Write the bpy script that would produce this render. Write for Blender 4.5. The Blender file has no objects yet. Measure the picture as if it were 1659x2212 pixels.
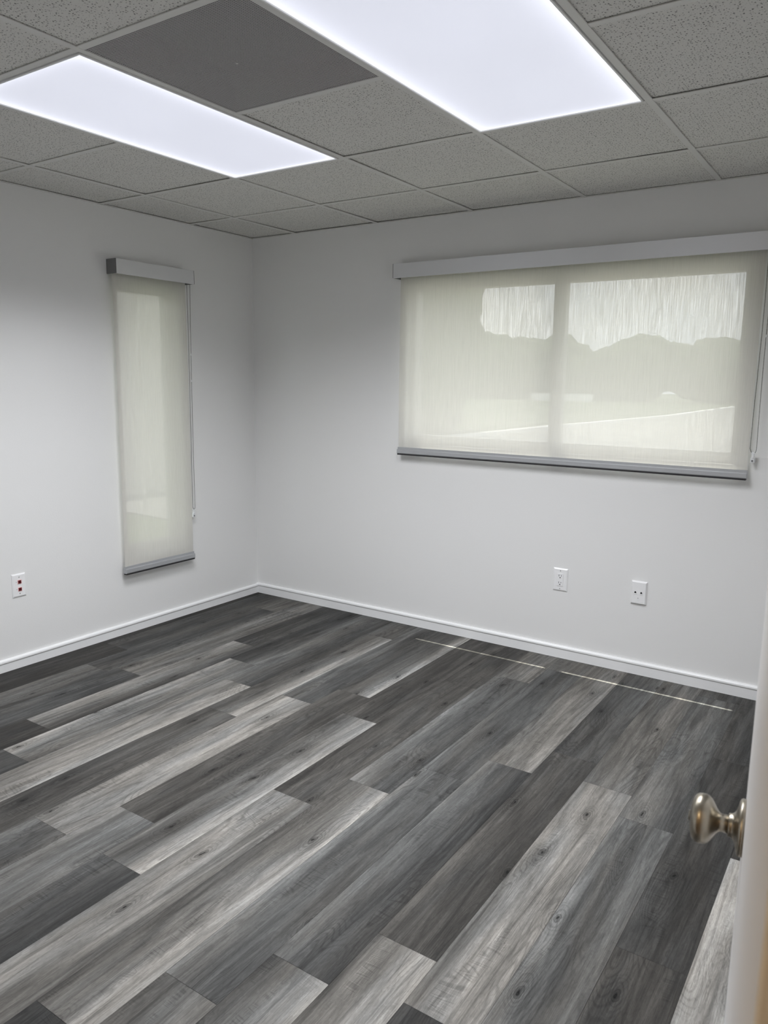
import bpy, bmesh, math, random
from mathutils import Vector, Matrix, noise as mnoise

random.seed(7)
scene = bpy.context.scene
COL = scene.collection
D = bpy.data

# ------------------------------------------------------------------ camera
cam_data = D.cameras.new('camera')
cam = D.objects.new('camera', cam_data)
COL.objects.link(cam)
cam.location = (3.56486599, -3.77662852, 1.44603158)
cam.rotation_mode = 'XYZ'
cam.rotation_euler = (1.4015034371728046, -0.011885180154689158, 0.5905931736848756)
cam_data.sensor_fit = 'HORIZONTAL'
cam_data.sensor_width = 36.0
cam_data.lens = 36.0 * 1646.6778446 / 1659.0
cam_data.clip_start = 0.01
cam_data.dof.use_dof = True
cam_data.dof.focus_distance = 3.8
cam_data.dof.aperture_fstop = 14.0
scene.camera = cam

# ------------------------------------------------------------------ light and exposure
EXPOSURE = 0.0
WORLD_STRENGTH = 5.6
SUN_ENERGY = 16.0
PANEL_WATTS = 27.8
PANEL_SPREAD = 137.0
HALL_WATTS = 9.0
scene.view_settings.view_transform = 'Standard'
scene.view_settings.look = 'None'
scene.view_settings.exposure = EXPOSURE
scene.view_settings.gamma = 1.0
scene.view_settings.use_curve_mapping = False
scene.cycles.max_bounces = 14
scene.cycles.diffuse_bounces = 9
scene.cycles.transparent_max_bounces = 16

world = D.worlds.new('overcast_sky')
scene.world = world
world.use_nodes = True
wn = world.node_tree
wn.nodes.clear()
w_out = wn.nodes.new('ShaderNodeOutputWorld')
w_bg = wn.nodes.new('ShaderNodeBackground')
w_tc = wn.nodes.new('ShaderNodeTexCoord')
w_no = wn.nodes.new('ShaderNodeTexNoise')
w_no.inputs['Scale'].default_value = 3.5
w_no.inputs['Detail'].default_value = 5
w_ra = wn.nodes.new('ShaderNodeValToRGB')
w_ra.color_ramp.elements[0].position = 0.35
w_ra.color_ramp.elements[0].color = (0.62, 0.74, 0.92, 1)
w_ra.color_ramp.elements[1].position = 0.62
w_ra.color_ramp.elements[1].color = (1.0, 1.0, 1.0, 1)
wn.links.new(w_tc.outputs['Generated'], w_no.inputs['Vector'])
wn.links.new(w_no.outputs['Fac'], w_ra.inputs['Fac'])
wn.links.new(w_ra.outputs['Color'], w_bg.inputs['Color'])
w_bg.inputs['Strength'].default_value = WORLD_STRENGTH
wn.links.new(w_bg.outputs['Background'], w_out.inputs['Surface'])

sun_data = D.lights.new('sun', 'SUN')
sun_data.energy = SUN_ENERGY
sun_data.angle = math.radians(0.53)
sun_data.color = (1.0, 0.97, 0.88)
sun = D.objects.new('sun', sun_data)
COL.objects.link(sun)
sun.rotation_euler = Vector((0.58, -1.0, -5.7)).to_track_quat('-Z', 'Y').to_euler()
sun.location = (0, 6, 12)

# ------------------------------------------------------------------ helpers
def tag(o, label=None, cat=None, group=None, kind=None):
    if label: o['label'] = label
    if cat: o['category'] = cat
    if group: o['group'] = group
    if kind: o['kind'] = kind
    return o

def empty(name, loc=(0, 0, 0)):
    o = D.objects.new(name, None)
    o.empty_display_size = 0.1
    o.location = loc
    COL.objects.link(o)
    return o

def world_loc(o):
    v = Vector(o.location)
    while o.parent:
        o = o.parent
        v += Vector(o.location)
    return v

def obj(name, bm, mat, parent=None, origin=None, smooth=False, mats=None):
    """bm is in world coordinates; the object gets its origin at `origin`."""
    if origin is None:
        xs = [v.co for v in bm.verts]
        lo = Vector((min(v.x for v in xs), min(v.y for v in xs), min(v.z for v in xs)))
        hi = Vector((max(v.x for v in xs), max(v.y for v in xs), max(v.z for v in xs)))
        origin = Vector(((lo.x + hi.x) / 2, (lo.y + hi.y) / 2, lo.z))
    origin = Vector(origin)
    bmesh.ops.translate(bm, verts=bm.verts, vec=-origin)
    me = D.meshes.new(name)
    bm.to_mesh(me)
    bm.free()
    if smooth:
        for p in me.polygons: p.use_smooth = True
    for m in (mats or [mat]): me.materials.append(m)
    o = D.objects.new(name, me)
    COL.objects.link(o)
    if parent:
        o.parent = parent
        o.location = origin - world_loc(parent)
    else:
        o.location = origin
    return o

def BM(): return bmesh.new()

def box(bm, x0, x1, y0, y1, z0, z1, mi=0, bevel=0.0, seg=2):
    vs = [bm.verts.new(c) for c in ((x0, y0, z0), (x1, y0, z0), (x1, y1, z0), (x0, y1, z0),
                                    (x0, y0, z1), (x1, y0, z1), (x1, y1, z1), (x0, y1, z1))]
    fs = [bm.faces.new([vs[i] for i in f]) for f in
          ((3, 2, 1, 0), (4, 5, 6, 7), (0, 1, 5, 4), (1, 2, 6, 5), (2, 3, 7, 6), (3, 0, 4, 7))]
    for f in fs: f.material_index = mi
    if bevel:
        es = list({e for f in fs for e in f.edges})
        bmesh.ops.bevel(bm, geom=es, offset=bevel, segments=seg, profile=0.5, affect='EDGES')
    return vs

def extrude_profile(bm, pts, a, b, axis):
    """closed 2D profile pts extruded from a to b; axis 'x': pts are (y,z); axis 'y': pts are (x,z)"""
    def P(p, t):
        return (t, p[0], p[1]) if axis == 'x' else (p[0], t, p[1])
    A = [bm.verts.new(P(p, a)) for p in pts]
    B = [bm.verts.new(P(p, b)) for p in pts]
    n = len(pts)
    for i in range(n):
        bm.faces.new((A[i], A[(i + 1) % n], B[(i + 1) % n], B[i]))
    bm.faces.new(A); bm.faces.new(list(reversed(B)))
    bmesh.ops.recalc_face_normals(bm, faces=bm.faces)

def tube(bm, pts, r, seg=8):
    rings = []
    n = len(pts)
    for i, p in enumerate(pts):
        p = Vector(p)
        t = (Vector(pts[min(i + 1, n - 1)]) - Vector(pts[max(i - 1, 0)])).normalized()
        a = t.orthogonal().normalized(); b = t.cross(a)
        rings.append([bm.verts.new(p + r * (math.cos(k * 2 * math.pi / seg) * a + math.sin(k * 2 * math.pi / seg) * b)) for k in range(seg)])
    for i in range(n - 1):
        for k in range(seg):
            bm.faces.new((rings[i][k], rings[i][(k + 1) % seg], rings[i + 1][(k + 1) % seg], rings[i + 1][k]))
    bm.faces.new(list(reversed(rings[0]))); bm.faces.new(rings[-1])

def lathe(bm, prof, M, seg=48, sx=1.0, sy=1.0):
    """profile of (axial, radius) around local Z, placed by matrix M"""
    rings = []
    for a, r in prof:
        if r < 1e-6:
            rings.append([bm.verts.new(M @ Vector((0, 0, a)))])
        else:
            rings.append([bm.verts.new(M @ Vector((sx * r * math.cos(k * 2 * math.pi / seg), sy * r * math.sin(k * 2 * math.pi / seg), a))) for k in range(seg)])
    for A, B in zip(rings, rings[1:]):
        for k in range(seg):
            k2 = (k + 1) % seg
            if len(A) == 1 and len(B) == 1: continue
            if len(A) == 1: bm.faces.new((A[0], B[k], B[k2]))
            elif len(B) == 1: bm.faces.new((A[k], A[k2], B[0]))
            else: bm.faces.new((A[k], A[k2], B[k2], B[k]))
    bmesh.ops.recalc_face_normals(bm, faces=bm.faces)

def s2l(v):
    v = v / 255.0
    return v / 12.92 if v <= 0.04045 else ((v + 0.055) / 1.055) ** 2.4

# ------------------------------------------------------------------ materials
def new_mat(name):
    m = D.materials.new(name)
    m.use_nodes = True
    nt = m.node_tree
    return m, nt, nt.nodes['Principled BSDF'], nt.nodes['Material Output']

def N(nt, t, **kw):
    n = nt.nodes.new(t)
    for k, v in kw.items(): setattr(n, k, v)
    return n

def math_node(nt, op, a, b=None, clamp=False):
    n = nt.nodes.new('ShaderNodeMath'); n.operation = op; n.use_clamp = clamp
    for i, v in enumerate((a, b)):
        if v is None: continue
        if isinstance(v, (int, float)): n.inputs[i].default_value = v
        else: nt.links.new(v, n.inputs[i])
    return n.outputs[0]

def plain(name, col, rough=0.5, metal=0.0, bump=0.0, bscale=200, spec=0.5, tint=0.0):
    m, nt, p, out = new_mat(name)
    p.inputs['Base Color'].default_value = (*col, 1)
    p.inputs['Roughness'].default_value = rough
    p.inputs['Metallic'].default_value = metal
    p.inputs['Specular IOR Level'].default_value = spec
    tc = N(nt, 'ShaderNodeTexCoord')
    no = N(nt, 'ShaderNodeTexNoise')
    no.inputs['Scale'].default_value = bscale
    no.inputs['Detail'].default_value = 3
    nt.links.new(tc.outputs['Object'], no.inputs['Vector'])
    if tint:
        mx = N(nt, 'ShaderNodeMixRGB'); mx.blend_type = 'MULTIPLY'
        mx.inputs['Fac'].default_value = tint
        mx.inputs['Color1'].default_value = (*col, 1)
        nt.links.new(no.outputs['Fac'], mx.inputs['Color2'])
        nt.links.new(mx.outputs['Color'], p.inputs['Base Color'])
    if bump:
        bp = N(nt, 'ShaderNodeBump')
        bp.inputs['Strength'].default_value = bump
        bp.inputs['Distance'].default_value = 0.001
        nt.links.new(no.outputs['Fac'], bp.inputs['Height'])
        nt.links.new(bp.outputs['Normal'], p.inputs['Normal'])
    return m

M_wall = plain('wall_paint', (0.80, 0.80, 0.795), 0.55, bump=0.25, bscale=170, spec=0.3)
M_trim = plain('trim_paint', (0.86, 0.865, 0.87), 0.3, bump=0.3, bscale=60)
M_tee = plain('grid_enamel', (0.655, 0.65, 0.63), 0.45)
M_dark = plain('plenum_dark', (0.02, 0.02, 0.02), 0.9)
M_frame_white = plain('fixture_enamel', (0.8, 0.8, 0.8), 0.35)
M_rail = plain('blind_metal', (0.78, 0.785, 0.80), 0.42, metal=0.65)
M_hem = plain('rail_metal', (0.47, 0.48, 0.495), 0.4, metal=0.5)
M_cap = plain('blind_end_cap', (0.17, 0.17, 0.17), 0.6)
M_rubber = plain('dark_seal', (0.02, 0.018, 0.02), 0.8)
M_bead = plain('bead_metal', (0.24, 0.23, 0.22), 0.25, metal=0.9)
M_clear = plain('clear_plastic', (0.80, 0.81, 0.82), 0.15)
M_plate = plain('plate_plastic', (0.86, 0.86, 0.865), 0.28)
M_slot = plain('socket_hole', (0.012, 0.012, 0.012), 0.6)
M_red = plain('red_jack', (0.075, 0.002, 0.004), 0.4)
M_screw = plain('screw_metal', (0.45, 0.45, 0.44), 0.35, metal=0.8)
M_print = plain('grey_print', (0.25, 0.25, 0.27), 0.6)
M_alu = plain('window_aluminium', (0.40, 0.39, 0.37), 0.4, metal=0.3)
M_door = plain('door_paint', (0.89, 0.895, 0.905), 0.42, bump=0.15, bscale=40)
M_doorwood = plain('bare_door_edge', (0.80, 0.77, 0.72), 0.6, tint=0.15, bscale=30)
M_hallwall = plain('hall_paint', (0.72, 0.62, 0.48), 0.6)
M_hallfloor = plain('hall_floor', (0.28, 0.24, 0.2), 0.5)
M_nickel = plain('antique_nickel', (0.38, 0.345, 0.285), 0.31, metal=1.0, bump=0.03, bscale=300)
M_stucco = plain('exterior_stucco', (0.60, 0.575, 0.53), 0.8, bump=0.5, bscale=40)
M_concrete = plain('concrete', (0.33, 0.325, 0.31), 0.8, tint=0.3, bscale=2)
M_kerb = plain('white_kerb', (0.85, 0.85, 0.83), 0.7)
M_asphalt = plain('asphalt', (0.16, 0.16, 0.16), 0.9)
M_grass = plain('lawn_grass', (0.11, 0.14, 0.07), 0.9, tint=0.4, bscale=6)
M_leaf = plain('tree_leaves', (0.10, 0.13, 0.07), 0.8, tint=0.5, bscale=5)
M_bark = plain('tree_bark', (0.12, 0.09, 0.06), 0.9, bump=0.6, bscale=12)

def emission_mat(name, col, strength):
    m, nt, p, out = new_mat(name)
    p.inputs['Base Color'].default_value = (0.4, 0.4, 0.4, 1)
    p.inputs['Roughness'].default_value = 0.6
    p.inputs['Emission Color'].default_value = (*col, 1)
    p.inputs['Emission Strength'].default_value = strength
    return m
def diffuser_mat(name, hx, hy):
    """edge-lit sheet: it gives off most light along its long sides"""
    m = emission_mat(name, (0.80, 0.825, 0.95), 0.8)
    nt = m.node_tree; p = nt.nodes['Principled BSDF']
    tc = N(nt, 'ShaderNodeTexCoord'); sp = N(nt, 'ShaderNodeSeparateXYZ'); nt.links.new(tc.outputs['Object'], sp.inputs[0])
    def edge(o, h, w, amp):
        d = math_node(nt, 'SUBTRACT', h, math_node(nt, 'ABSOLUTE', o))
        e = math_node(nt, 'EXPONENT', math_node(nt, 'MULTIPLY', d, -1.0 / w))
        return math_node(nt, 'MULTIPLY', e, amp)
    e = math_node(nt, 'ADD', edge(sp.outputs[0], hx, .030, .38), edge(sp.outputs[1], hy, .020, .22))
    no = N(nt, 'ShaderNodeTexNoise'); no.inputs['Scale'].default_value = 2.2; no.inputs['Detail'].default_value = 2
    nt.links.new(tc.outputs['Object'], no.inputs['Vector'])
    e = math_node(nt, 'ADD', math_node(nt, 'ADD', e, .70), math_node(nt, 'MULTIPLY', no.outputs['Fac'], .10))
    nt.links.new(e, p.inputs['Emission Strength'])
    return m
M_diffuser = diffuser_mat('lit_diffuser', .276, .581)
M_diffuser_rim = emission_mat('lit_diffuser_edge', (0.93, 0.95, 1.0), 1.15)
M_hall_lamp = emission_mat('warm_lamp_glass', (1.0, 0.75, 0.45), 6.0)

# ceiling tile: off-white mineral fibre with fissures and pin holes
def tile_material():
    m, nt, p, out = new_mat('mineral_fibre_tile')
    tc = N(nt, 'ShaderNodeTexCoord')
    nd = N(nt, 'ShaderNodeTexNoise'); nd.inputs['Scale'].default_value = 260; nd.inputs['Detail'].default_value = 2
    nt.links.new(tc.outputs['Object'], nd.inputs['Vector'])
    wv = N(nt, 'ShaderNodeMixRGB'); wv.blend_type = 'ADD'; wv.inputs['Fac'].default_value = 0.006
    nt.links.new(tc.outputs['Object'], wv.inputs['Color1']); nt.links.new(nd.outputs['Color'], wv.inputs['Color2'])
    def dots(scale, r0, r1, keep, off):
        mp = N(nt, 'ShaderNodeMapping'); mp.inputs['Location'].default_value = (off, off * .7, 0); mp.inputs['Scale'].default_value = (scale, scale, 0)
        vo = N(nt, 'ShaderNodeTexVoronoi'); vo.voronoi_dimensions = '2D'; vo.inputs['Scale'].default_value = 1
        nt.links.new(wv.outputs[0], mp.inputs['Vector']); nt.links.new(mp.outputs[0], vo.inputs['Vector'])
        sc = N(nt, 'ShaderNodeSeparateColor'); nt.links.new(vo.outputs['Color'], sc.inputs[0])
        rr_ = math_node(nt, 'MULTIPLY', sc.outputs[1], r1 - r0)
        rr_ = math_node(nt, 'ADD', rr_, r0)
        ins = math_node(nt, 'LESS_THAN', vo.outputs['Distance'], rr_)
        return math_node(nt, 'MULTIPLY', ins, math_node(nt, 'LESS_THAN', sc.outputs[0], keep))
    dd = math_node(nt, 'MAXIMUM', dots(95, .12, .21, .62, 3.1), math_node(nt, 'MULTIPLY', dots(150, .10, .22, .5, 9.3), .6))
    h = math_node(nt, 'SUBTRACT', 1.0, dd)
    mx = N(nt, 'ShaderNodeMixRGB')
    mx.inputs['Color1'].default_value = (0.15, 0.15, 0.145, 1)
    mx.inputs['Color2'].default_value = (0.68, 0.672, 0.645, 1)
    nt.links.new(h, mx.inputs['Fac'])
    nt.links.new(mx.outputs['Color'], p.inputs['Base Color'])
    p.inputs['Roughness'].default_value = 0.95
    p.inputs['Specular IOR Level'].default_value = 0.1
    bp = N(nt, 'ShaderNodeBump'); bp.inputs['Strength'].default_value = 0.5; bp.inputs['Distance'].default_value = 0.002
    nt.links.new(h, bp.inputs['Height']); nt.links.new(bp.outputs['Normal'], p.inputs['Normal'])
    return m
M_tile = tile_material()

# perforated sheet: real see-through holes
def perforated_material(pitch=0.0063, rad=0.41):
    m, nt, p, out = new_mat('perforated_sheet')
    tc = N(nt, 'ShaderNodeTexCoord')
    sp = N(nt, 'ShaderNodeSeparateXYZ')
    nt.links.new(tc.outputs['Object'], sp.inputs[0])
    def frac(o):
        a = math_node(nt, 'DIVIDE', o, pitch)
        a = math_node(nt, 'FRACT', a)
        return math_node(nt, 'SUBTRACT', a, 0.5)
    a, b = frac(sp.outputs[0]), frac(sp.outputs[1])
    d = math_node(nt, 'SQRT', math_node(nt, 'ADD', math_node(nt, 'MULTIPLY', a, a), math_node(nt, 'MULTIPLY', b, b)))
    hole = math_node(nt, 'LESS_THAN', d, rad)
    p.inputs['Base Color'].default_value = (0.54, 0.53, 0.535, 1)
    p.inputs['Roughness'].default_value = 0.5
    tr = N(nt, 'ShaderNodeBsdfTransparent')
    mix = N(nt, 'ShaderNodeMixShader')
    nt.links.new(hole, mix.inputs[0]); nt.links.new(p.outputs[0], mix.inputs[1]); nt.links.new(tr.outputs[0], mix.inputs[2])
    nt.links.new(mix.outputs[0], out.inputs['Surface'])
    return m
M_perf = perforated_material()

# blind cloth: woven screen, translucent with a few percent openness
def cloth_material(name, openness, trans, col, tcol):
    m, nt, p, out = new_mat(name)
    nt.nodes.remove(p)
    tc = N(nt, 'ShaderNodeTexCoord')
    mp = N(nt, 'ShaderNodeMapping'); mp.inputs['Scale'].default_value = (420, 420, 9)
    no = N(nt, 'ShaderNodeTexNoise'); no.inputs['Scale'].default_value = 1.0; no.inputs['Detail'].default_value = 2
    nt.links.new(tc.outputs['Object'], mp.inputs['Vector']); nt.links.new(mp.outputs[0], no.inputs['Vector'])
    mp2 = N(nt, 'ShaderNodeMapping'); mp2.inputs['Scale'].default_value = (12, 12, 500)
    no2 = N(nt, 'ShaderNodeTexNoise'); no2.inputs['Scale'].default_value = 1.0; no2.inputs['Detail'].default_value = 1
    nt.links.new(tc.outputs['Object'], mp2.inputs['Vector']); nt.links.new(mp2.outputs[0], no2.inputs['Vector'])
    w = math_node(nt, 'MULTIPLY', math_node(nt, 'POWER', no.outputs['Fac'], 2.0), 4.0)
    w2 = math_node(nt, 'ADD', math_node(nt, 'MULTIPLY', no2.outputs['Fac'], 0.5), 0.75)
    op = math_node(nt, 'MULTIPLY', math_node(nt, 'MULTIPLY', w, w2), openness)
    df = N(nt, 'ShaderNodeBsdfDiffuse'); df.inputs['Color'].default_value = (*col, 1)
    tl = N(nt, 'ShaderNodeBsdfTranslucent'); tl.inputs['Color'].default_value = (*tcol, 1)
    tr = N(nt, 'ShaderNodeBsdfTransparent')
    m1 = N(nt, 'ShaderNodeMixShader'); m1.inputs[0].default_value = trans
    nt.links.new(df.outputs[0], m1.inputs[1]); nt.links.new(tl.outputs[0], m1.inputs[2])
    m2 = N(nt, 'ShaderNodeMixShader')
    nt.links.new(op, m2.inputs[0]); nt.links.new(m1.outputs[0], m2.inputs[1]); nt.links.new(tr.outputs[0], m2.inputs[2])
    nt.links.new(m2.outputs[0], out.inputs['Surface'])
    return m
M_cloth = cloth_material('screen_cloth', 0.05, 0.17, (0.62, 0.61, 0.58), (0.97, 0.92, 0.80))

def glass_material():
    m, nt, p, out = new_mat('window_glass')
    nt.nodes.remove(p)
    tr = N(nt, 'ShaderNodeBsdfTransparent'); tr.inputs['Color'].default_value = (0.93, 0.94, 0.93, 1)
    gl = N(nt, 'ShaderNodeBsdfGlossy'); gl.inputs['Roughness'].default_value = 0.02
    mx = N(nt, 'ShaderNodeMixShader'); mx.inputs[0].default_value = 0.03
    nt.links.new(tr.outputs[0], mx.inputs[1]); nt.links.new(gl.outputs[0], mx.inputs[2])
    nt.links.new(mx.outputs[0], out.inputs['Surface'])
    return m
M_glass = glass_material()

# floor planks: tone from the plank's own colour attribute, grain from noises in plank coordinates
FLOOR_GAIN = 1.0
def plank_material():
    m, nt, p, out = new_mat('grey_vinyl_plank')
    at = N(nt, 'ShaderNodeAttribute'); at.attribute_name = 'tone'
    hu = N(nt, 'ShaderNodeAttribute'); hu.attribute_name = 'hue'
    uv = N(nt, 'ShaderNodeUVMap'); uv.uv_map = 'plank'
    def nz(sx, sy, det=3, dist=0.0, rough=0.55):
        mp = N(nt, 'ShaderNodeMapping'); mp.inputs['Scale'].default_value = (sx, sy, 1)
        no = N(nt, 'ShaderNodeTexNoise'); no.noise_dimensions = '2D'
        no.inputs['Scale'].default_value = 1; no.inputs['Detail'].default_value = det
        no.inputs['Distortion'].default_value = dist; no.inputs['Roughness'].default_value = rough
        nt.links.new(uv.outputs[0], mp.inputs['Vector']); nt.links.new(mp.outputs[0], no.inputs['Vector'])
        return no.outputs['Fac']
    def rng(o, a, b, c, d):
        r = N(nt, 'ShaderNodeMapRange')
        for i, v in enumerate((a, b, c, d)): r.inputs[i + 1].default_value = v
        nt.links.new(o, r.inputs[0]); return r.outputs[0]
    streak = rng(nz(30, 2.0, 5, 0.9, 0.62), 0.3, 0.7, 0.62, 1.36)
    broad = rng(nz(9, 1.5, 3, 0.8), 0.25, 0.75, 0.72, 1.28)
    fine = rng(nz(330, 9, 4, 0.3, 0.75), 0.3, 0.7, 0.76, 1.22)
    speck = rng(nz(120, 40, 3, 1.0, 0.7), 0.3, 0.7, 0.86, 1.12)
    # cathedral grain: contour lines of a stretched noise, only where a mask allows
    field = nz(7.5, 1.1, 1.5, 0.25)
    rings = math_node(nt, 'SINE', math_node(nt, 'MULTIPLY', field, 190.0))
    mask = rng(nz(5, 1.6, 1), 0.50, 0.62, 0.0, 1.0)
    ringv = math_node(nt, 'SUBTRACT', 1.0, math_node(nt, 'MULTIPLY', math_node(nt, 'MULTIPLY', rng(rings, 0.2, 1.0, 0.0, 1.0), mask), 0.26))
    # cross-grain chatter marks
    ch = math_node(nt, 'SINE', math_node(nt, 'MULTIPLY', nz(1.2, 14, 1.5, 0.6), 150.0))
    cmask = rng(nz(13, 2.0, 1, 0.4), 0.60, 0.70, 0.0, 1.0)
    chv = math_node(nt, 'SUBTRACT', 1.0, math_node(nt, 'MULTIPLY', math_node(nt, 'MULTIPLY', rng(ch, 0.2, 1.0, 0.0, 1.0), cmask), 0.28))
    # knots
    mp = N(nt, 'ShaderNodeMapping'); mp.inputs['Scale'].default_value = (7.0, 2.6, 1)
    nzd = N(nt, 'ShaderNodeTexNoise'); nzd.inputs['Scale'].default_value = 22; nzd.inputs['Detail'].default_value = 2
    nt.links.new(uv.outputs[0], mp.inputs['Vector']); nt.links.new(uv.outputs[0], nzd.inputs['Vector'])
    mixv = N(nt, 'ShaderNodeMixRGB'); mixv.blend_type = 'ADD'; mixv.inputs['Fac'].default_value = 0.14
    nt.links.new(mp.outputs[0], mixv.inputs['Color1']); nt.links.new(nzd.outputs['Color'], mixv.inputs['Color2'])
    vo = N(nt, 'ShaderNodeTexVoronoi'); vo.voronoi_dimensions = '2D'; vo.inputs['Scale'].default_value = 1
    nt.links.new(mixv.outputs[0], vo.inputs['Vector'])
    sep = N(nt, 'ShaderNodeSeparateColor'); nt.links.new(vo.outputs['Color'], sep.inputs[0])
    sel = math_node(nt, 'GREATER_THAN', sep.outputs[0], 0.5)
    core = rng(vo.outputs['Distance'], 0.02, 0.07, 1.0, 0.0)
    halo = rng(vo.outputs['Distance'], 0.05, 0.30, 1.0, 0.0)
    kr = rng(math_node(nt, 'SINE', math_node(nt, 'MULTIPLY', vo.outputs['Distance'], 130.0)), 0.0, 1.0, 0.0, 1.0)
    ksum = math_node(nt, 'ADD', math_node(nt, 'MULTIPLY', core, 0.5),
                     math_node(nt, 'ADD', math_node(nt, 'MULTIPLY', math_node(nt, 'MULTIPLY', halo, kr), 0.30), math_node(nt, 'MULTIPLY', halo, 0.16)))
    knot = math_node(nt, 'SUBTRACT', 1.0, math_node(nt, 'MULTIPLY', ksum, sel))
    v = math_node(nt, 'MULTIPLY', streak, broad)
    for o in (fine, speck, ringv, chv, knot): v = math_node(nt, 'MULTIPLY', v, o)
    v = math_node(nt, 'MULTIPLY', v, FLOOR_GAIN)
    hn = math_node(nt, 'ADD', hu.outputs['Fac'], rng(nz(11, 1.7, 2), 0.3, 0.7, -0.45, 0.45), clamp=True)
    tint = N(nt, 'ShaderNodeMixRGB')
    tint.inputs['Color1'].default_value = (0.995, 1.0, 0.975, 1)
    tint.inputs['Color2'].default_value = (1.055, 1.0, 0.915, 1)
    nt.links.new(hn, tint.inputs['Fac'])
    c1 = N(nt, 'ShaderNodeMixRGB'); c1.blend_type = 'MULTIPLY'; c1.inputs['Fac'].default_value = 1
    nt.links.new(at.outputs['Color'], c1.inputs['Color1']); nt.links.new(tint.outputs[0], c1.inputs['Color2'])
    c2 = N(nt, 'ShaderNodeVectorMath'); c2.operation = 'SCALE'
    nt.links.new(c1.outputs[0], c2.inputs[0]); nt.links.new(v, c2.inputs['Scale'])
    nt.links.new(c2.outputs[0], p.inputs['Base Color'])
    p.inputs['Roughness'].default_value = 0.6
    p.inputs['Specular IOR Level'].default_value = 0.14
    bp = N(nt, 'ShaderNodeBump'); bp.inputs['Strength'].default_value = 0.25; bp.inputs['Distance'].default_value = 0.0006
    nt.links.new(v, bp.inputs['Height']); nt.links.new(bp.outputs['Normal'], p.inputs['Normal'])
    return m
M_plank = plank_material()

# ------------------------------------------------------------------ room shell
H = 2.3375
RX = 3.76            # right wall
FY = -3.485          # front wall, room face (the one with the doorway)
FT = 0.12
OX0, OX1 = 2.85, 3.585   # doorway
WX0, WX1, WZ0, WZ1 = 1.185, 2.975, 1.09, 1.985   # wide window opening in the back wall
LY0, LY1, LZ0, LZ1 = -1.055, -0.635, 0.45, 1.95  # narrow window opening in the left wall
T = 0.16
TB = 0.12
HY = -4.95           # hall rear

def struct(name, bm, mat, **kw):
    return tag(obj(name, bm, mat, **kw), kind='structure')

bm = BM()
box(bm, -T, WX0, 0, TB, -0.15, H + .3); box(bm, WX1, RX + T, 0, TB, -0.15, H + .3)
box(bm, WX0, WX1, 0, TB, -0.15, WZ0); box(bm, WX0, WX1, 0, TB, WZ1, H + .3)
struct('wall_back', bm, M_wall)
bm = BM()
box(bm, -T, 0, FY - FT, LY0, -0.15, H + .3); box(bm, -T, 0, LY1, 0, -0.15, H + .3)
box(bm, -T, 0, LY0, LY1, -0.15, LZ0); box(bm, -T, 0, LY0, LY1, LZ1, H + .3)
struct('wall_left', bm, M_wall)
bm = BM(); box(bm, RX, RX + T, FY - FT, 0, -0.15, H + .3)
struct('wall_right', bm, M_wall)
bm = BM()
box(bm, 0, OX0, FY - FT, FY, 0, H + .3); box(bm, OX1, RX, FY - FT, FY, 0, H + .3)
box(bm, OX0, OX1, FY - FT, FY, 2.06, H + .3)
struct('wall_front', bm, M_wall)
bm = BM(); box(bm, -T - 1.2, RX + T, HY - T, TB, H + .3, H + .42)  # unseen slab added to block the sun; left overhang shades the narrow window
struct('roof_sun_block', bm, M_stucco)

# baseboards with a moulded top
def base_prof(h=0.068, t=0.012):
    return [(0, 0), (t, 0), (t, h - .020), (t + .004, h - .015), (t + .0045, h - .011), (t + .0035, h - .006), (t, h - .002), (t - .005, h), (0, h)]
bm = BM(); extrude_profile(bm, [(-a, z) for a, z in base_prof()], 0.0, RX, 'x'); struct('baseboard_back', bm, M_trim)
bm = BM(); extrude_profile(bm, [(a, z) for a, z in base_prof(0.062)], FY, -0.0, 'y'); struct('baseboard_left', bm, M_trim)
bm = BM(); extrude_profile(bm, [(RX - a, z) for a, z in base_prof()], FY, -0.016, 'y'); struct('baseboard_right', bm, M_trim)
bm = BM(); extrude_profile(bm, [(FY + a, z) for a, z in base_prof()], 0.016, OX0 - .07, 'x'); struct('baseboard_front', bm, M_trim)

# door frame (jambs, head and casing)
bm = BM()
box(bm, OX0, OX0 + .015, FY - FT, FY, 0, 2.045); box(bm, OX1 - .004, OX1, FY - FT, FY, 0, 2.045)
box(bm, OX0, OX1, FY - FT, FY, 2.045, 2.06)
box(bm, OX0 - .06, OX0, FY, FY + .012, 0, 2.12, bevel=.003); box(bm, OX0 - .06, OX1 + .04, FY, FY + .012, 2.06, 2.12, bevel=.003)
box(bm, OX0 - .06, OX0, FY - FT - .012, FY - FT, 0, 2.12); box(bm, OX1, OX1 + .06, FY - FT - .012, FY - FT, 0, 2.12)
struct('trim_1', bm, M_trim)

# hallway behind the doorway
bm = BM(); box(bm, 1.6, RX + 1.6, HY - T, HY, 0, H + .3); struct('wall_hall_rear', bm, M_hallwall)
bm = BM(); box(bm, 1.6 - T, 1.6, HY - T, FY - FT, 0, H + .3); struct('wall_hall_left', bm, M_hallwall)
bm = BM(); box(bm, RX + 1.6, RX + 1.6 + T, HY - T, FY - FT, 0, H + .3); struct('wall_hall_right', bm, M_hallwall)
bm = BM(); box(bm, RX, RX + 1.6, FY - FT, FY, 0, H + .3); struct('wall_hall_front', bm, M_hallwall)
bm = BM(); box(bm, 1.6, RX + 1.6, HY, FY - FT, -0.05, 0); struct('floor_hall', bm, M_hallfloor)
bm = BM(); box(bm, 1.6, RX + 1.6, HY, FY - FT, H, H + .05); struct('ceiling_hall', bm, M_wall)

# ------------------------------------------------------------------ floor
PW, PL, X0 = 0.1788, 1.238, 0.0555
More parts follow.
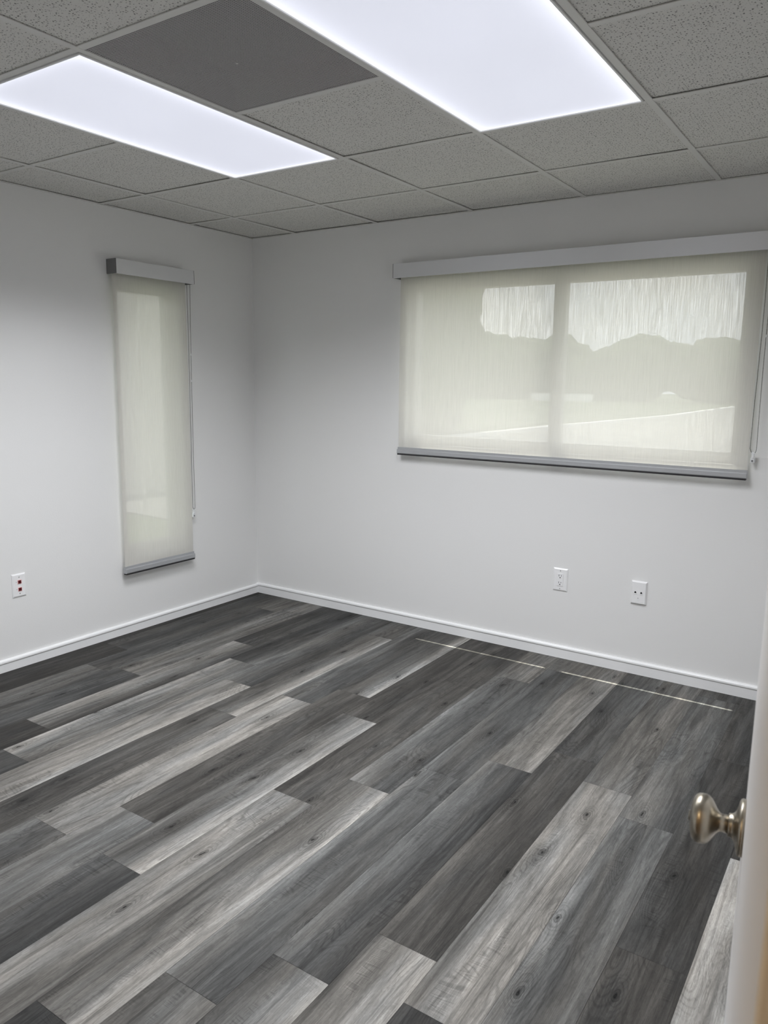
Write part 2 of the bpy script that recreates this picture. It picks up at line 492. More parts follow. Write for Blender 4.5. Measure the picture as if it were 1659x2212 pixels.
# row: first joint y (nearest the back wall), then tones (left edge, middle, right edge, hue 0 cool..1 warm) for each plank from the back wall
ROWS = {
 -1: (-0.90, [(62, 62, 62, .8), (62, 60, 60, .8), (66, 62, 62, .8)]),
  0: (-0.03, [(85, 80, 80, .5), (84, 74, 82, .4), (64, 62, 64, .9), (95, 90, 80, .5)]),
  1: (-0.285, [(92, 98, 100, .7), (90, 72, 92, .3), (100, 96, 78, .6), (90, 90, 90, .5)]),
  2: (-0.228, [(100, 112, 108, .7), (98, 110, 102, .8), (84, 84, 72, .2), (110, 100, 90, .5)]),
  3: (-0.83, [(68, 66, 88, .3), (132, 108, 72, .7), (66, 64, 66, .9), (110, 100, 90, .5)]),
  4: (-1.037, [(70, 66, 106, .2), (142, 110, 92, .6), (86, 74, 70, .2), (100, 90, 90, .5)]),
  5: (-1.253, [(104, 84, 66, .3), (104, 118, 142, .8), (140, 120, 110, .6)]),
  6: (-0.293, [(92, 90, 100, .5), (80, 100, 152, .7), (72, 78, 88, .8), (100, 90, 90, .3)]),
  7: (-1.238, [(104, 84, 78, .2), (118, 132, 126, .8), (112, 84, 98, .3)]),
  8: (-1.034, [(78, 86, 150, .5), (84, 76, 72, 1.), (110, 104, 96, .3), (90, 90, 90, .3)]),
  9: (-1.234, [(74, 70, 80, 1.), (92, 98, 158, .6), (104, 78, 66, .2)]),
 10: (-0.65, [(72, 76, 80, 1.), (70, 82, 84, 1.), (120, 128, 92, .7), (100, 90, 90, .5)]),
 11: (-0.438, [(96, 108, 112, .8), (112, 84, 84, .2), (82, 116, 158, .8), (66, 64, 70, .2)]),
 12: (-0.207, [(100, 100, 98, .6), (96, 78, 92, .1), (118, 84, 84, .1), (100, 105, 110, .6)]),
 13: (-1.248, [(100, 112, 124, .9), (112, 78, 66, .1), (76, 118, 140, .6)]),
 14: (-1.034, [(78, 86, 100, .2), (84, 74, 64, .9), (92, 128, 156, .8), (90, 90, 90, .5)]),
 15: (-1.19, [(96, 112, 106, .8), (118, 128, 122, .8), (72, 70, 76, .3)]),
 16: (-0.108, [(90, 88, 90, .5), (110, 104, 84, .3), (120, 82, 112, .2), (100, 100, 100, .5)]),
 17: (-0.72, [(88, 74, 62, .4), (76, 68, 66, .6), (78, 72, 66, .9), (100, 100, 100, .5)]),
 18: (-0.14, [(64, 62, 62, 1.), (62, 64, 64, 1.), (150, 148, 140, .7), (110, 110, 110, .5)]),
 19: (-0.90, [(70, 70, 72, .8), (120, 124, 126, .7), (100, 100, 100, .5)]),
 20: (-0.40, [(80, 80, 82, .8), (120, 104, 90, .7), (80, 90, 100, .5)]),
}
FLOOR_LIGHT = 1.12    # converts the plank tones into albedo
bm = BM()
tone = bm.loops.layers.float_color.new('tone')
hue = bm.loops.layers.float_color.new('hue')
uvl = bm.loops.layers.uv.new('plank')
box(bm, -T, RX + T, FY - FT, T, -0.05, -0.0015, mi=1)
rnd = random.Random(3)
for r, (yj, tones) in ROWS.items():
    xa, xb = max(0.0, X0 + PW * r), min(RX, X0 + PW * (r + 1))
    xl = X0 + PW * r
    ends = [0.0] + [yj - PL * k for k in range(5)]
    for k in range(len(ends) - 1):
        ya, yb = ends[k], max(ends[k + 1], FY - FT)
        if ya <= FY - FT: break
        a, mid, c, hv = tones[min(k, len(tones) - 1)]
        ou, ov = rnd.uniform(0, 40), rnd.uniform(0, 40)
        g = 0.0004
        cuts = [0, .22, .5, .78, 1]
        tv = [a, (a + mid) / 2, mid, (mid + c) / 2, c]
        for i in range(4):
            x0, x1 = xl + PW * cuts[i], xl + PW * cuts[i + 1]
            if x1 <= xa or x0 >= xb: continue
            x0 = max(x0, xa) + (g if i == 0 else 0); x1 = min(x1, xb) - (g if i == 3 else 0)
            vs = [bm.verts.new(q) for q in ((x0, yb + g, 0), (x1, yb + g, 0), (x1, ya - g, 0), (x0, ya - g, 0))]
            f = bm.faces.new(vs)
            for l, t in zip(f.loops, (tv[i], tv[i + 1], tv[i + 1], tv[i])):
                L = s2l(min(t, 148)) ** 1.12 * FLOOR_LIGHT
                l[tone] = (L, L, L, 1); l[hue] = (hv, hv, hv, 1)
                l[uvl].uv = (l.vert.co.x - xl + ou, l.vert.co.y + ov)
struct('floor', bm, M_plank, mats=[M_plank, M_dark])

# ------------------------------------------------------------------ ceiling
TS = 0.6096
CX = [0.0] + [0.36398 + TS * i for i in range(6)] + [RX]
CY = [0.0] + [-(0.52657 + TS * j) for j in range(5)] + [FY]
FIX = {(2, 2), (2, 3), (4, 2), (4, 3), (3, 3)}      # cells filled by fixtures (col, row)
tw = 0.012
rc = random.Random(11)
bm = BM()
for i in range(len(CX) - 1):
    for j in range(len(CY) - 1):
        if (i, j) in FIX: continue
        x0, x1, y1, y0 = CX[i] + .004, CX[i + 1] - .004, CY[j] - .004, CY[j + 1] + .004
        vs = box(bm, x0, x1, y0, y1, H + .0045, H + .022)
        tilt = [rc.uniform(0, .0035) * (rc.random() < .6) for _ in range(4)]
        for q, v in enumerate(vs): v.co.z += tilt[q % 4]
box(bm, 0, RX, FY, 0, H + .28, H + .30, mi=1)
cei = struct('ceiling', bm, M_tile, mats=[M_tile, M_dark])
bm = BM()
for x in CX[1:-1]: 
    box(bm, x - tw, x + tw, FY, 0, H, H + .0035, bevel=.0008, seg=1); box(bm, x - .002, x + .002, FY, 0, H + .0035, H + .035)
for y in CY[1:-1]: 
    for ci_, (xa_, xb_) in enumerate(zip(CX, CX[1:])):
        if y == CY[3] and ci_ in (2, 4): continue
        box(bm, xa_ + tw * (xa_ > 0), xb_ - tw * (xb_ < RX), y - tw, y + tw, H + .0004, H + .0036, bevel=.0006, seg=1)
obj('ceiling_grid', bm, M_tee, parent=cei)
bm = BM()
box(bm, 0, .018, FY, 0, H - .0005, H + .002); box(bm, RX - .018, RX, FY, 0, H - .0005, H + .002)
box(bm, .018, RX - .018, -.018, 0, H - .0005, H + .002); box(bm, .018, RX - .018, FY, FY + .018, H - .0005, H + .002)
obj('wall_angle', bm, M_tee, parent=cei)

# recessed light panels
def light_panel(i, j0, j1, label):
    x0, x1, y1, y0 = CX[i] + tw, CX[i + 1] - tw, CY[j0] - tw, CY[j1] + tw
    cx, cy = (x0 + x1) / 2, (y0 + y1) / 2
    root = empty('ceiling_light', (cx, cy, H))
    tag(root, label, 'ceiling light', 'lit ceiling panels')
    fw = .006
    x0 += .002; x1 -= .002; y0 += .002; y1 -= .002
    bm = BM()
    for a in ((x0, x1, y0, y0 + fw), (x0, x1, y1 - fw, y1), (x0, x0 + fw, y0 + fw, y1 - fw), (x1 - fw, x1, y0 + fw, y1 - fw)):
        box(bm, *a, H - .004, H + .06, bevel=.001, seg=1)
    box(bm, x0, x1, y0, y1, H + .06, H + .07)
    obj('light_housing', bm, M_frame_white, root)
    X0_, X1_, Y0_, Y1_ = x0 + fw, x1 - fw, y0 + fw, y1 - fw
    rw = .005
    bm = BM()
    box(bm, X0_ + rw, X1_ - rw, Y0_ + rw, Y1_ - rw, H + .0015, H + .005)
    obj('diffuser', bm, M_diffuser, root)
    bm = BM()
    for a in ((X0_, X1_, Y0_, Y0_ + rw), (X0_, X1_, Y1_ - rw, Y1_), (X0_, X0_ + rw, Y0_ + rw, Y1_ - rw), (X1_ - rw, X1_, Y0_ + rw, Y1_ - rw)):
        box(bm, *a, H + .0005, H + .005)
    obj('diffuser_rim', bm, M_diffuser_rim, root)
    ld = D.lights.new('panel_lamp', 'AREA')
    ld.shape = 'RECTANGLE'; ld.size = X1_ - X0_ - .02; ld.size_y = Y1_ - Y0_ - .02
    ld.energy = PANEL_WATTS; ld.spread = math.radians(PANEL_SPREAD); ld.color = (0.95, 0.965, 1.0)
    lo = D.objects.new('panel_lamp', ld); COL.objects.link(lo)
    lo.parent = root; lo.location = (0, 0, -.001)
    return root
light_panel(2, 2, 4, 'long lit white ceiling panel left of the perforated vent, nearer the left wall')
light_panel(4, 2, 4, 'long lit white ceiling panel right of the perforated vent, facing the wide window')

# perforated return vent
x0, x1, y1, y0 = CX[3] + tw, CX[4] - tw, CY[3] - tw, CY[4] + tw
root = empty('ceiling_vent', ((x0 + x1) / 2, (y0 + y1) / 2, H))
tag(root, 'square grey perforated return air vent in the ceiling between the two light panels', 'vent')
bm = BM(); box(bm, x0, x1, y0, y1, H + .002, H + .003); obj('perforated_face', bm, M_perf, root)
bm = BM()
for a in ((x0, x1, y0, y0 + .004), (x0, x1, y1 - .004, y1), (x0, x0 + .004, y0, y1), (x1 - .004, x1, y0, y1)):
    box(bm, *a, H + .003, H + .12)
box(bm, x0, x1, y0, y1, H + .12, H + .125)
obj('vent_box', bm, M_dark, root)
bm = BM(); lathe(bm, [(0, .0), (0, .004), (.0015, .004), (.002, .002), (.002, 0)], Matrix.Translation(((x0 + x1) / 2, (y0 + y1) / 2, H + .002)) @ Matrix.Rotation(math.pi, 4, 'X'), 16)
obj('screw', bm, M_tee, root)

# ------------------------------------------------------------------ windows
# wide sliding window in the back wall, glass 6 cm into the opening
GY = 0.062
root = empty('window_1', ((WX0 + WX1) / 2, GY, WZ0)); tag(root, kind='structure')
bm = BM()
fy0, fy1 = GY - .02, TB
box(bm, WX0, WX0 + .035, fy0, fy1, WZ0, WZ1); box(bm, WX1 - .035, WX1, fy0, fy1, WZ0, WZ1)
box(bm, WX0 + .035, WX1 - .035, fy0, fy1, WZ0, WZ0 + .052); box(bm, WX0 + .035, WX1 - .035, fy0, fy1, WZ1 - .03, WZ1)
obj('window_frame', bm, M_alu, root)
bm = BM(); box(bm, 2.045, 2.110, GY - .018, GY + .025, WZ0 + .052, WZ1 - .03); obj('mullion', bm, M_alu, root)
bm = BM(); box(bm, WX0 + .03, 2.05, GY + .010, GY + .014, WZ0 + .045, WZ1 - .025); obj('pane', bm, M_glass, root)
bm = BM(); box(bm, 2.105, WX1 - .03, GY - .002, GY + .002, WZ0 + .045, WZ1 - .025); obj('pane', bm, M_glass, root)
# narrow window in the left wall
GX = -0.07
root = empty('window_2', (GX, (LY0 + LY1) / 2, LZ0)); tag(root, kind='structure')
bm = BM()
fx0, fx1 = GX - .03, GX + .02
box(bm, fx0, fx1, LY0, LY0 + .03, LZ0, LZ1); box(bm, fx0, fx1, LY1 - .03, LY1, LZ0, LZ1)
box(bm, fx0, fx1, LY0 + .03, LY1 - .03, LZ0, LZ0 + .04); box(bm, fx0, fx1, LY0 + .03, LY1 - .03, LZ1 - .03, LZ1)
obj('window_frame', bm, M_alu, root)
bm = BM(); box(bm, GX - .002, GX + .002, LY0 + .025, LY1 - .025, LZ0 + .035, LZ1 - .025); obj('pane', bm, M_glass, root)

# ------------------------------------------------------------------ roller blinds
def chain_beads(bm, pts, pitch=.0062, r=.0025):
    # walk the polyline and drop a bead every pitch, plus a thin cord through them
    acc = 0.0
    for a, b in zip(pts, pts[1:]):
        a, b = Vector(a), Vector(b)
        L = (b - a).length
        t = -acc
        while t + pitch <= L:
            t += pitch
            c = a + (b - a) * (t / L)
            bmesh.ops.create_icosphere(bm, subdivisions=1, radius=r, matrix=Matrix.Translation(c))
        acc = L - t
    tube(bm, pts, .0007, 5)

def blind(frame, w0, w1, c0, c1, ztop, zhem, zbot, depth, chain, label, head_h=.077):
    """frame(u, d, z) -> world point: u along the wall, d out from the wall into the room"""
    def fbox(bm, u0, u1, d0, d1, z0, z1, **kw):
        p, q = frame(u0, d0, z0), frame(u1, d1, z1)
        return box(bm, min(p[0], q[0]), max(p[0], q[0]), min(p[1], q[1]), max(p[1], q[1]), z0, z1, **kw)
    mid = frame((w0 + w1) / 2, 0, zbot)
    root = empty('roller_blind', mid)
    tag(root, label, 'window blind', 'roller blinds')
    zt, zb = ztop, ztop - head_h
    bm = BM()
    e = .003
    fbox(bm, w0 + e, w1 - e, depth - .002, depth, zb, zt, bevel=.0008, seg=1)      # fascia face
    fbox(bm, w0 + e, w1 - e, 0.0005, depth - .002, zt - .002, zt)                         # top
    fbox(bm, w0 + e, w1 - e, depth - .012, depth - .002, zb, zb + .002)                # bottom lip
    obj('fascia', bm, M_rail, root)
    for u0, u1 in ((w0, w0 + e), (w1 - e, w1)):
        bm = BM(); fbox(bm, u0, u1, 0.0005, depth, zb, zt, bevel=.0006, seg=1); obj('end_cap', bm, M_cap, root)
    # roller tube
    bm = BM()
    pr = frame(w0 + e, .040, zb + .038); pq = frame(w1 - e, .040, zb + .038)
    tube(bm, [pr, pq], .019, 20); obj('roller', bm, M_cap, root, smooth=True)
    # cloth: slightly wavy, thin but solid
    dc = .034
    bm = BM()
    nu, nz_ = 48, 40
    grid = {}
    for s in (0, 1):
        for a in range(nu + 1):
            for b in range(nz_ + 1):
                fu, fz = a / nu, b / nz_
                u = c0 + (c1 - c0) * fu; z = zhem + (zb + .03 - zhem) * fz
                wob = .0012 * math.sin(fu * 5.1 + 1) * math.sin(fz * 2.3) + .0006 * math.sin(fu * 23) * (1 - fz)
                edge = .004 * (abs(fu * 2 - 1) ** 14) * math.sin(math.pi * fz)
                grid[s, a, b] = bm.verts.new(frame(u, dc + wob + edge, z))
        break
    for a in range(nu):
        for b in range(nz_):
            bm.faces.new((grid[0, a, b], grid[0, a + 1, b], grid[0, a + 1, b + 1], grid[0, a, b + 1]))
    obj('cloth', bm, M_cloth, root, smooth=True)
    # bottom rail with a lip, dark seal underneath
    prof = [(.021, zbot + .004), (.046, zbot + .004), (.049, zbot + .008), (.049, zhem - .016), (.046, zhem - .012),
            (.040, zhem - .012), (.040, zhem), (.028, zhem), (.028, zhem - .008), (.021, zhem - .014)]
    bm = BM()
    A = [bm.verts.new(frame(c0 - .002, d, z)) for d, z in prof]; B = [bm.verts.new(frame(c1 + .002, d, z)) for d, z in prof]
    n = len(prof)
    for i in range(n): bm.faces.new((A[i], A[(i + 1) % n], B[(i + 1) % n], B[i]))
    bm.faces.new(A); bm.faces.new(list(reversed(B)))
    bmesh.ops.recalc_face_normals(bm, faces=bm.faces)
    rail = obj('bottom_rail', bm, M_hem, root)
    bm = BM(); fbox(bm, c0, c1, .023, .047, zbot - .003, zbot + .004); obj('seal_strip', bm, M_rubber, rail)
    # bead chain
    ua, ub, uc, zc, spread = chain      # top positions of both strands, bottom centre, bottom height, bottom half width
    pts = []
    ns = 26
    dch = .040
    top = zb + .004
    for k in range(ns + 1):
        t = k / ns
        pts.append(frame(ua + (uc - spread - ua) * t + .002 * math.sin(t * 5), dch, top + (zc + .02 - top) * t))
    for k in range(1, 8):
        a = math.pi * k / 8
        pts.append(frame(uc - spread * math.cos(a), dch, zc + .02 - spread * 1.6 * math.sin(a) if spread * 1.6 < .02 else zc + .02 - .02 * math.sin(a)))
    for k in range(ns + 1):
        t = 1 - k / ns
        pts.append(frame(ub + (uc + spread - ub) * t - .004 * math.sin(t * 3.14), dch + .006 * (1 - t), top + (zc + .02 - top) * t))
    bm = BM(); chain_beads(bm, pts)
    ch = obj('bead_chain', bm, M_bead, root, smooth=True)
    i1 = len(pts) - 9; i2 = len(pts) - 12
    for ii in (i1, i2):
        bm = BM(); c = Vector(pts[ii]); tube(bm, [c + Vector((0, 0, .006)), c - Vector((0, 0, .006))], .0032, 10)
        obj('chain_connector', bm, M_clear, ch, smooth=True)
    # tensioner: clear hook plate and screw fixed to the wall
    bm = BM()
    fbox(bm, uc - .007, uc + .007, .028, .046, zc - .001, zc + .005, bevel=.002)
    fbox(bm, uc - .005, uc + .005, .030, .045, zc - .021, zc, bevel=.002)
    fbox(bm, uc - .009, uc + .007, .0005, .040, zc - .042, zc - .020, bevel=.002)
    tn = obj('chain_tensioner', bm, M_clear, root)
    bm = BM()
    a, b = frame(uc - .001, .0395, zc - .033), frame(uc - .001, .0425, zc - .033)
    tube(bm, [a, b], .0042, 14); obj('tensioner_screw', bm, M_cap, tn, smooth=True)
    return root

blind(lambda u, d, z: Vector((u, -d, z)), 1.138, 3.085, 1.163, 3.025, 2.094, 1.073, 1.031, .083,
      (3.034, 3.058, 3.045, 1.150, .012), 'wide pale grey roller blind covering the sliding window on the far wall')
blind(lambda u, d, z: Vector((d, u, z)), -1.113, -0.573, -1.108, -0.604, 2.068, 0.400, 0.356, .080,
      (-0.597, -0.578, -0.592, 0.655, .008), 'narrow tall pale grey roller blind on the left wall near the corner', head_h=.076)

# ------------------------------------------------------------------ wall plates
def plate_body(bm, P, w, h, t=.006):
    """P(u, d, z): plate with a bevelled rim, centred on u=0, z=0"""
    w2, h2, c = w / 2, h / 2, .006
    back = [(-w2, 0, -h2), (w2, 0, -h2), (w2, 0, h2), (-w2, 0, h2)]
    mid = [(a, .0025, b) for a, _, b in back]
    frt = [(-w2 + c, t, -h2 + c), (w2 - c, t, -h2 + c), (w2 - c, t, h2 - c), (-w2 + c, t, h2 - c)]
    R = [[bm.verts.new(P(*q)) for q in ring] for ring in (back, mid, frt)]
    for A, B in zip(R, R[1:]):
        for k in range(4): bm.faces.new((A[k], A[(k + 1) % 4], B[(k + 1) % 4], B[k]))
    bm.faces.new(R[2]); bm.faces.new(list(reversed(R[0])))
    bmesh.ops.recalc_face_normals(bm, faces=bm.faces)

def poly(bm, P, pts, d0, d1):
    A = [bm.verts.new(P(u, d0, z)) for u, z in pts]; B = [bm.verts.new(P(u, d1, z)) for u, z in pts]
    n = len(pts)
    for i in range(n): bm.faces.new((A[i], A[(i + 1) % n], B[(i + 1) % n], B[i]))
    bm.faces.new(A); bm.faces.new(list(reversed(B)))
    bmesh.ops.recalc_face_normals(bm, faces=bm.faces)

def rect(u, z, w, h): return [(u - w / 2, z - h / 2), (u + w / 2, z - h / 2), (u + w / 2, z + h / 2), (u - w / 2, z + h / 2)]
def disc(u, z, r, n=16): return [(u + r * math.cos(2 * math.pi * k / n), z + r * math.sin(2 * math.pi * k / n)) for k in range(n)]

def screw(P, u, z, root):
    bm = BM(); poly(bm, P, disc(u, z, .0028), .0055, .0068); s = obj('screw', bm, M_screw, root)
    return s

# duplex outlet on the back wall
def backP(cx, cz): return lambda u, d, z: Vector((cx + u, -d, cz + z))
P = backP(2.1715, 0.4265)
root = empty('power_outlet', (2.1715, 0, 0.4265))
tag(root, 'white rectangular power outlet with two three-pin sockets, low on the far wall', 'outlet')
bm = BM(); plate_body(bm, P, .079, .122); obj('cover_plate', bm, M_plate, root)
bm = BM(); poly(bm, P, rect(0, 0, .0345, .0680), .0056, .0058); obj('insert_gap', bm, M_slot, root)
bm = BM(); poly(bm, P, rect(0, 0, .0325, .0660), .0056, .0088); sock = obj('socket_insert', bm, M_plate, root)
for zc in (.0185, -.0185):
    bm = BM()
    poly(bm, P, rect(-.0062, zc + .004, .0024, .0095), .0088, .0091)
    poly(bm, P, rect(.0062, zc + .004, .0020, .0078), .0088, .0091)
    poly(bm, P, disc(0, zc - .0068, .0030), .0088, .0091)
    obj('pin_holes', bm, M_slot, sock)
for zc in (.048, -.048): screw(P, 0, zc, root)

# two-port data plate on the back wall
P = backP(2.582, 0.4235)
root = empty('phone_plate', (2.582, 0, 0.4235))
tag(root, 'white wall plate with two angled ports side by side, right of the power outlet', 'wall plate')
bm = BM(); plate_body(bm, P, .078, .118, .012); obj('cover_plate', bm, M_plate, root)
for uc in (-.0155, .0135):
    bm = BM()
    poly(bm, P, [(uc - .0068, -.0085), (uc + .0068, -.0085), (uc + .0062, .0005), (uc + .003, .0085), (uc - .003, .0085), (uc - .0062, .0005)], .0115, .0140)
    port = obj('port', bm, M_plate, root)
    bm = BM()
    poly(bm, P, [(uc - .0052, -.0015), (uc + .0052, -.0015), (uc + .0044, .004), (uc + .0016, .0078), (uc - .0016, .0078), (uc - .0044, .004)], .0140, .0144)
    obj('port_hole', bm, M_slot, port)
bm = BM(); poly(bm, P, disc(-.001, -.0265, .0034), .0118, .0130); s = obj('screw', bm, M_plate, root)
bm = BM(); poly(bm, P, disc(-.001, -.0262, .0018), .0130, .0133); obj('screw_hole', bm, M_slot, s)
bm = BM(); poly(bm, P, rect(-.013, -.0375, .014, .0035), .0118, .0123); poly(bm, P, rect(.016, -.0415, .015, .003), .0118, .0123)
obj('label_strip', bm, M_plate, root)

# two red jacks on the left wall
P = lambda u, d, z: Vector((d, -1.718 + u, 0.4215 + z))
root = empty('data_plate', (0, -1.718, 0.4215))
tag(root, 'white wall plate with two red jacks, low on the left wall', 'wall plate')
bm = BM(); plate_body(bm, P, .072, .118); obj('cover_plate', bm, M_plate, root)
for zc in (.018, -.020):
    bm = BM(); poly(bm, P, rect(.002, zc, .0190, .0185), .0056, .0085); rim = obj('jack', bm, plain('pale_red_jack', (0.75, 0.35, 0.35), 0.4), root)
    bm = BM(); poly(bm, P, rect(.002, zc, .0150, .0150), .0085, .0090); obj('jack_hole', bm, M_red, rim)
    bm = BM(); poly(bm, P, rect(-.014, zc + .001, .006, .0018), .0058, .0061); obj('printed_mark', bm, M_print, root)
screw(P, .001, .042, root); screw(P, .001, -.041, root)

# ------------------------------------------------------------------ open door with knob
th = math.radians(-7.1)
DU = Vector((math.sin(th), math.cos(th), 0))     # from hinge towards latch
DR = Vector((math.cos(th), -math.sin(th), 0))    # away from the room, towards the right wall
CAM = Vector((3.56486599, -3.77662852, 0))
OFF = 0.0146
def dp(s, d, z):       # s along door from the camera's foot, d behind the visible face
    return CAM + DU * s + DR * (OFF + d) + Vector((0, 0, z))
S0, S1 = 0.292, 1.0
root = empty('door_1', dp(S0, .035, 0)); tag(root, kind='structure')
bm = BM()
vs = [bm.verts.new(dp(s, d, z)) for z in (.012, 2.035) for s, d in ((S0, 0), (S1, 0), (S1, .035), (S0, .035))]
fs = [bm.faces.new([vs[i] for i in f]) for f in ((0, 1, 2, 3), (4, 5, 6, 7), (0, 1, 5, 4), (1, 2, 6, 5), (2, 3, 7, 6), (3, 0, 4, 7))]
bmesh.ops.recalc_face_normals(bm, faces=bm.faces)
fs[5].material_index = 1
bmesh.ops.bevel(bm, geom=[e for e in bm.edges if abs(e.verts[0].co.z - e.verts[1].co.z) > 1], offset=.0015, segments=2, affect='EDGES')
obj('door_leaf', bm, M_door, root, mats=[M_door, M_doorwood])
KP_ros = [(0, 0), (0, .033), (.0035, .0335), (.0060, .0325), (.0078, .029), (.0088, .024), (.0105, .0185), (.013, .0150), (.0155, .0136), (.0185, .0136), (.0195, .0120), (.0195, 0)]
KP_knob = [(.0190, 0), (.0190, .0108), (.0265, .0104), (.0295, .0112), (.0325, .0140), (.0350, .0178), (.0375, .0218), (.0400, .0251), (.0435, .0279), (.0475, .0291), (.0520, .0292), (.0560, .0283), (.0590, .0262), (.0612, .0230), (.0628, .0180), (.0636, .012), (.0638, .0064), (.0658, .0060), (.0662, .0030), (.0662, 0)]
KP_knob = [(a * .92 if a <= .0352 else .0324 + (a - .0352) * .96, q) for a, q in KP_knob]
KP_ros = [(a * .92, q) for a, q in KP_ros]
def knob_matrix(side):
    base = dp(0.94, 0 if side > 0 else .035, 0.926)
    ax = (-DR if side > 0 else DR)
    return Matrix.Translation(base) @ ax.to_track_quat('Z', 'Y').to_matrix().to_4x4()
for side in (1, -1):
    Mx = knob_matrix(side)
    bm = BM(); lathe(bm, KP_knob, Mx, 64)
    kn = obj('door_knob', bm, M_nickel, root, smooth=True, origin=Mx.translation)
    bm = BM(); lathe(bm, KP_ros, Mx, 64)
    obj('rosette', bm, M_nickel, kn, smooth=True, origin=Mx.translation)
bm = BM()
vs = [bm.verts.new(dp(S1 + e, d, z)) for e in (0, .0012) for d, z in ((.006, .897), (.029, .897), (.029, .955), (.006, .955))]
for f in ((0, 1, 2, 3), (4, 5, 6, 7), (0, 1, 5, 4), (1, 2, 6, 5), (2, 3, 7, 6), (3, 0, 4, 7)): bm.faces.new([vs[i] for i in f])
bmesh.ops.recalc_face_normals(bm, faces=bm.faces)
obj('latch_plate', bm, M_nickel, root)
for zc in (.25, 1.02, 1.8):
    bm = BM(); tube(bm, [dp(S0 - .004, .041, zc - .04), dp(S0 - .004, .041, zc + .04)], .005, 12)
    obj('hinge', bm, M_nickel, root, smooth=True)

# hall ceiling lamp: warm light falling on the doorway from behind the camera
HLX, HLY = 2.75, -4.45
root = empty('hall_ceiling_lamp', (HLX, HLY, H))
tag(root, 'warm round ceiling lamp in the hallway behind the open door', 'ceiling light')
bm = BM(); lathe(bm, [(0, 0), (0, .15), (.02, .15), (.02, 0)], Matrix.Translation((HLX, HLY, H - .02)), 40); obj('lamp_base', bm, M_frame_white, root, smooth=False)
bm = BM(); lathe(bm, [(0, .14), (-.03, .13), (-.06, .09), (-.075, .04), (-.08, 0)], Matrix.Translation((HLX, HLY, H - .02)), 40); obj('lamp_shade', bm, M_hall_lamp, root, smooth=True)
pl = D.lights.new('hall_lamp_bulb', 'POINT'); pl.energy = HALL_WATTS; pl.shadow_soft_size = .1; pl.color = (1.0, .76, .48)
lo = D.objects.new('hall_lamp_bulb', pl); COL.objects.link(lo); lo.parent = root; lo.location = (0, 0, -.16)

# ------------------------------------------------------------------ outdoors, seen faintly through the blinds
GZ = -0.15
bm = BM(); box(bm, -60, 70, TB, 140, GZ - .2, GZ); struct('ground_lawn', bm, M_grass)
bm = BM(); box(bm, -60, -T, -40, TB, GZ - .2, GZ); struct('ground_side', bm, M_grass)
bm = BM()
vs = [(-6.9, 2.0), (34, 2.0), (34, 57), (-6.3, 57), (-5.8, 36), (-6.2, 28), (-6.6, 22)]
A = [bm.verts.new((x, y, GZ + .001)) for x, y in vs]; B = [bm.verts.new((x, y, GZ + .02)) for x, y in vs]
for i in range(len(vs)): bm.faces.new((A[i], A[(i + 1) % len(vs)], B[(i + 1) % len(vs)], B[i]))
bm.faces.new(B); bm.faces.new(list(reversed(A))); bmesh.ops.recalc_face_normals(bm, faces=bm.faces)
struct('ground_pavement', bm, M_concrete)
bm = BM()
for (xa, ya), (xb, yb) in zip([(-6.9, 2.0), (-6.6, 22), (-6.2, 28), (-5.8, 36)], [(-6.6, 22), (-6.2, 28), (-5.8, 36), (-6.3, 57)]):
    ps = [(xa - .3, ya), (xa, ya), (xb, yb), (xb - .3, yb)]
    lo_ = [bm.verts.new((x, y, GZ)) for x, y in ps]; hi_ = [bm.verts.new((x, y, GZ + .12)) for x, y in ps]
    for q in range(4): bm.faces.new((lo_[q], lo_[(q + 1) % 4], hi_[(q + 1) % 4], hi_[q]))
    bm.faces.new(hi_); bm.faces.new(list(reversed(lo_)))
bmesh.ops.recalc_face_normals(bm, faces=bm.faces)
struct('trim_kerb', bm, M_kerb)
bm = BM(); box(bm, -25.7, -19.8, 65, 65.4, GZ, .55); struct('pale_patch_box', bm, M_kerb)  # made-up low white box standing in for an unidentified bright patch

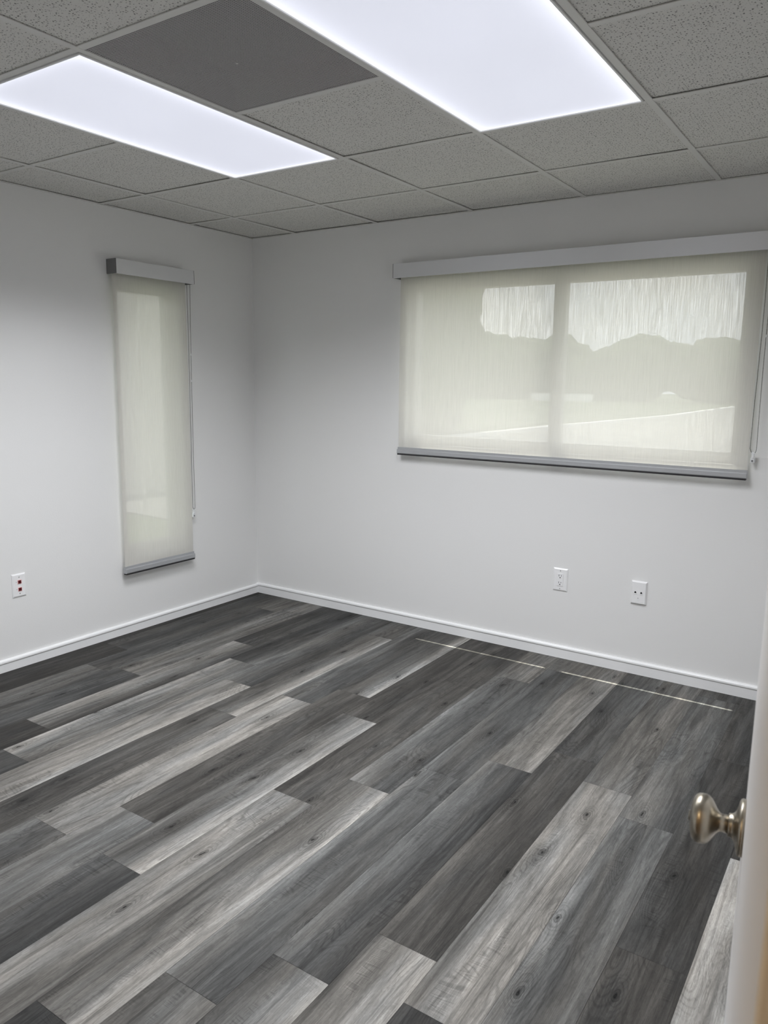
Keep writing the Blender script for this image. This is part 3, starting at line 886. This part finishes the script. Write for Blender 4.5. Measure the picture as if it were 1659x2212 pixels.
def blob_tree(name, x, y, h, r, seed, label, kind=None, cat='tree', n=9, trunk=True, zs=.75, span=1.0):
    rr = random.Random(seed)
    root = empty(name, (x, y, GZ)); tag(root, label, cat, kind=kind)
    bm = BM()
    for k in range(n):
        a = rr.uniform(0, 6.28); q = r * .62 * math.sqrt(rr.random()) * span
        c = Vector((x + q * math.cos(a), y + q * math.sin(a) * .6, GZ + h - r * zs * rr.uniform(.7, 1.7)))
        s = r * rr.uniform(.38, .62)
        res = bmesh.ops.create_icosphere(bm, subdivisions=4, radius=s, matrix=Matrix.Translation(c))
        for v in res['verts']:
            d = (v.co - c).normalized()
            v.co += d * s * (.30 * mnoise.noise(v.co * 1.1 / max(s, .5) * 1.5) + .16 * mnoise.noise(v.co * 4.0 / max(s, .5)))
    obj('foliage', bm, M_leaf, root, smooth=False)
    if trunk:
        bm = BM()
        tube(bm, [(x, y, GZ), (x + .05, y, GZ + h * .3), (x - .04, y + .03, GZ + h * .62)], r * .07, 12)
        obj('trunk', bm, M_bark, root, smooth=True)
    return root
blob_tree('tree', -12.05, 16.0, 8.4, 4.9, 5, 'large leafy tree dimming the left half of the wide window blind', n=50)
bm = BM()
rr = random.Random(21)
for k in range(46):
    t = k / 45
    x = -52 + 60 * t + rr.uniform(-1, 1); y = 72 + rr.uniform(-2, 2)
    s = rr.uniform(2.2, 3.2) + (.7 if .3 < t < .45 else 0)
    c = Vector((x, y, GZ + rr.uniform(2.4, 3.2) - (1.5 if -25 < x < -21 else 0)))
    res = bmesh.ops.create_icosphere(bm, subdivisions=3, radius=s, matrix=Matrix.Translation(c))
    for v in res['verts']:
        d = (v.co - c).normalized(); v.co += d * s * .28 * mnoise.noise(v.co * .9)
tag(obj('tree_line', bm, M_leaf), 'low dark line of distant trees showing faintly through the right half of the wide blind', 'trees', kind='stuff')
bm = BM(); box(bm, -5.2, -5.0, -8, 6, GZ, 3.4); struct('wall_bounce_added', bm, M_stucco)  # unseen pale wall added to brighten the narrow blind from outside
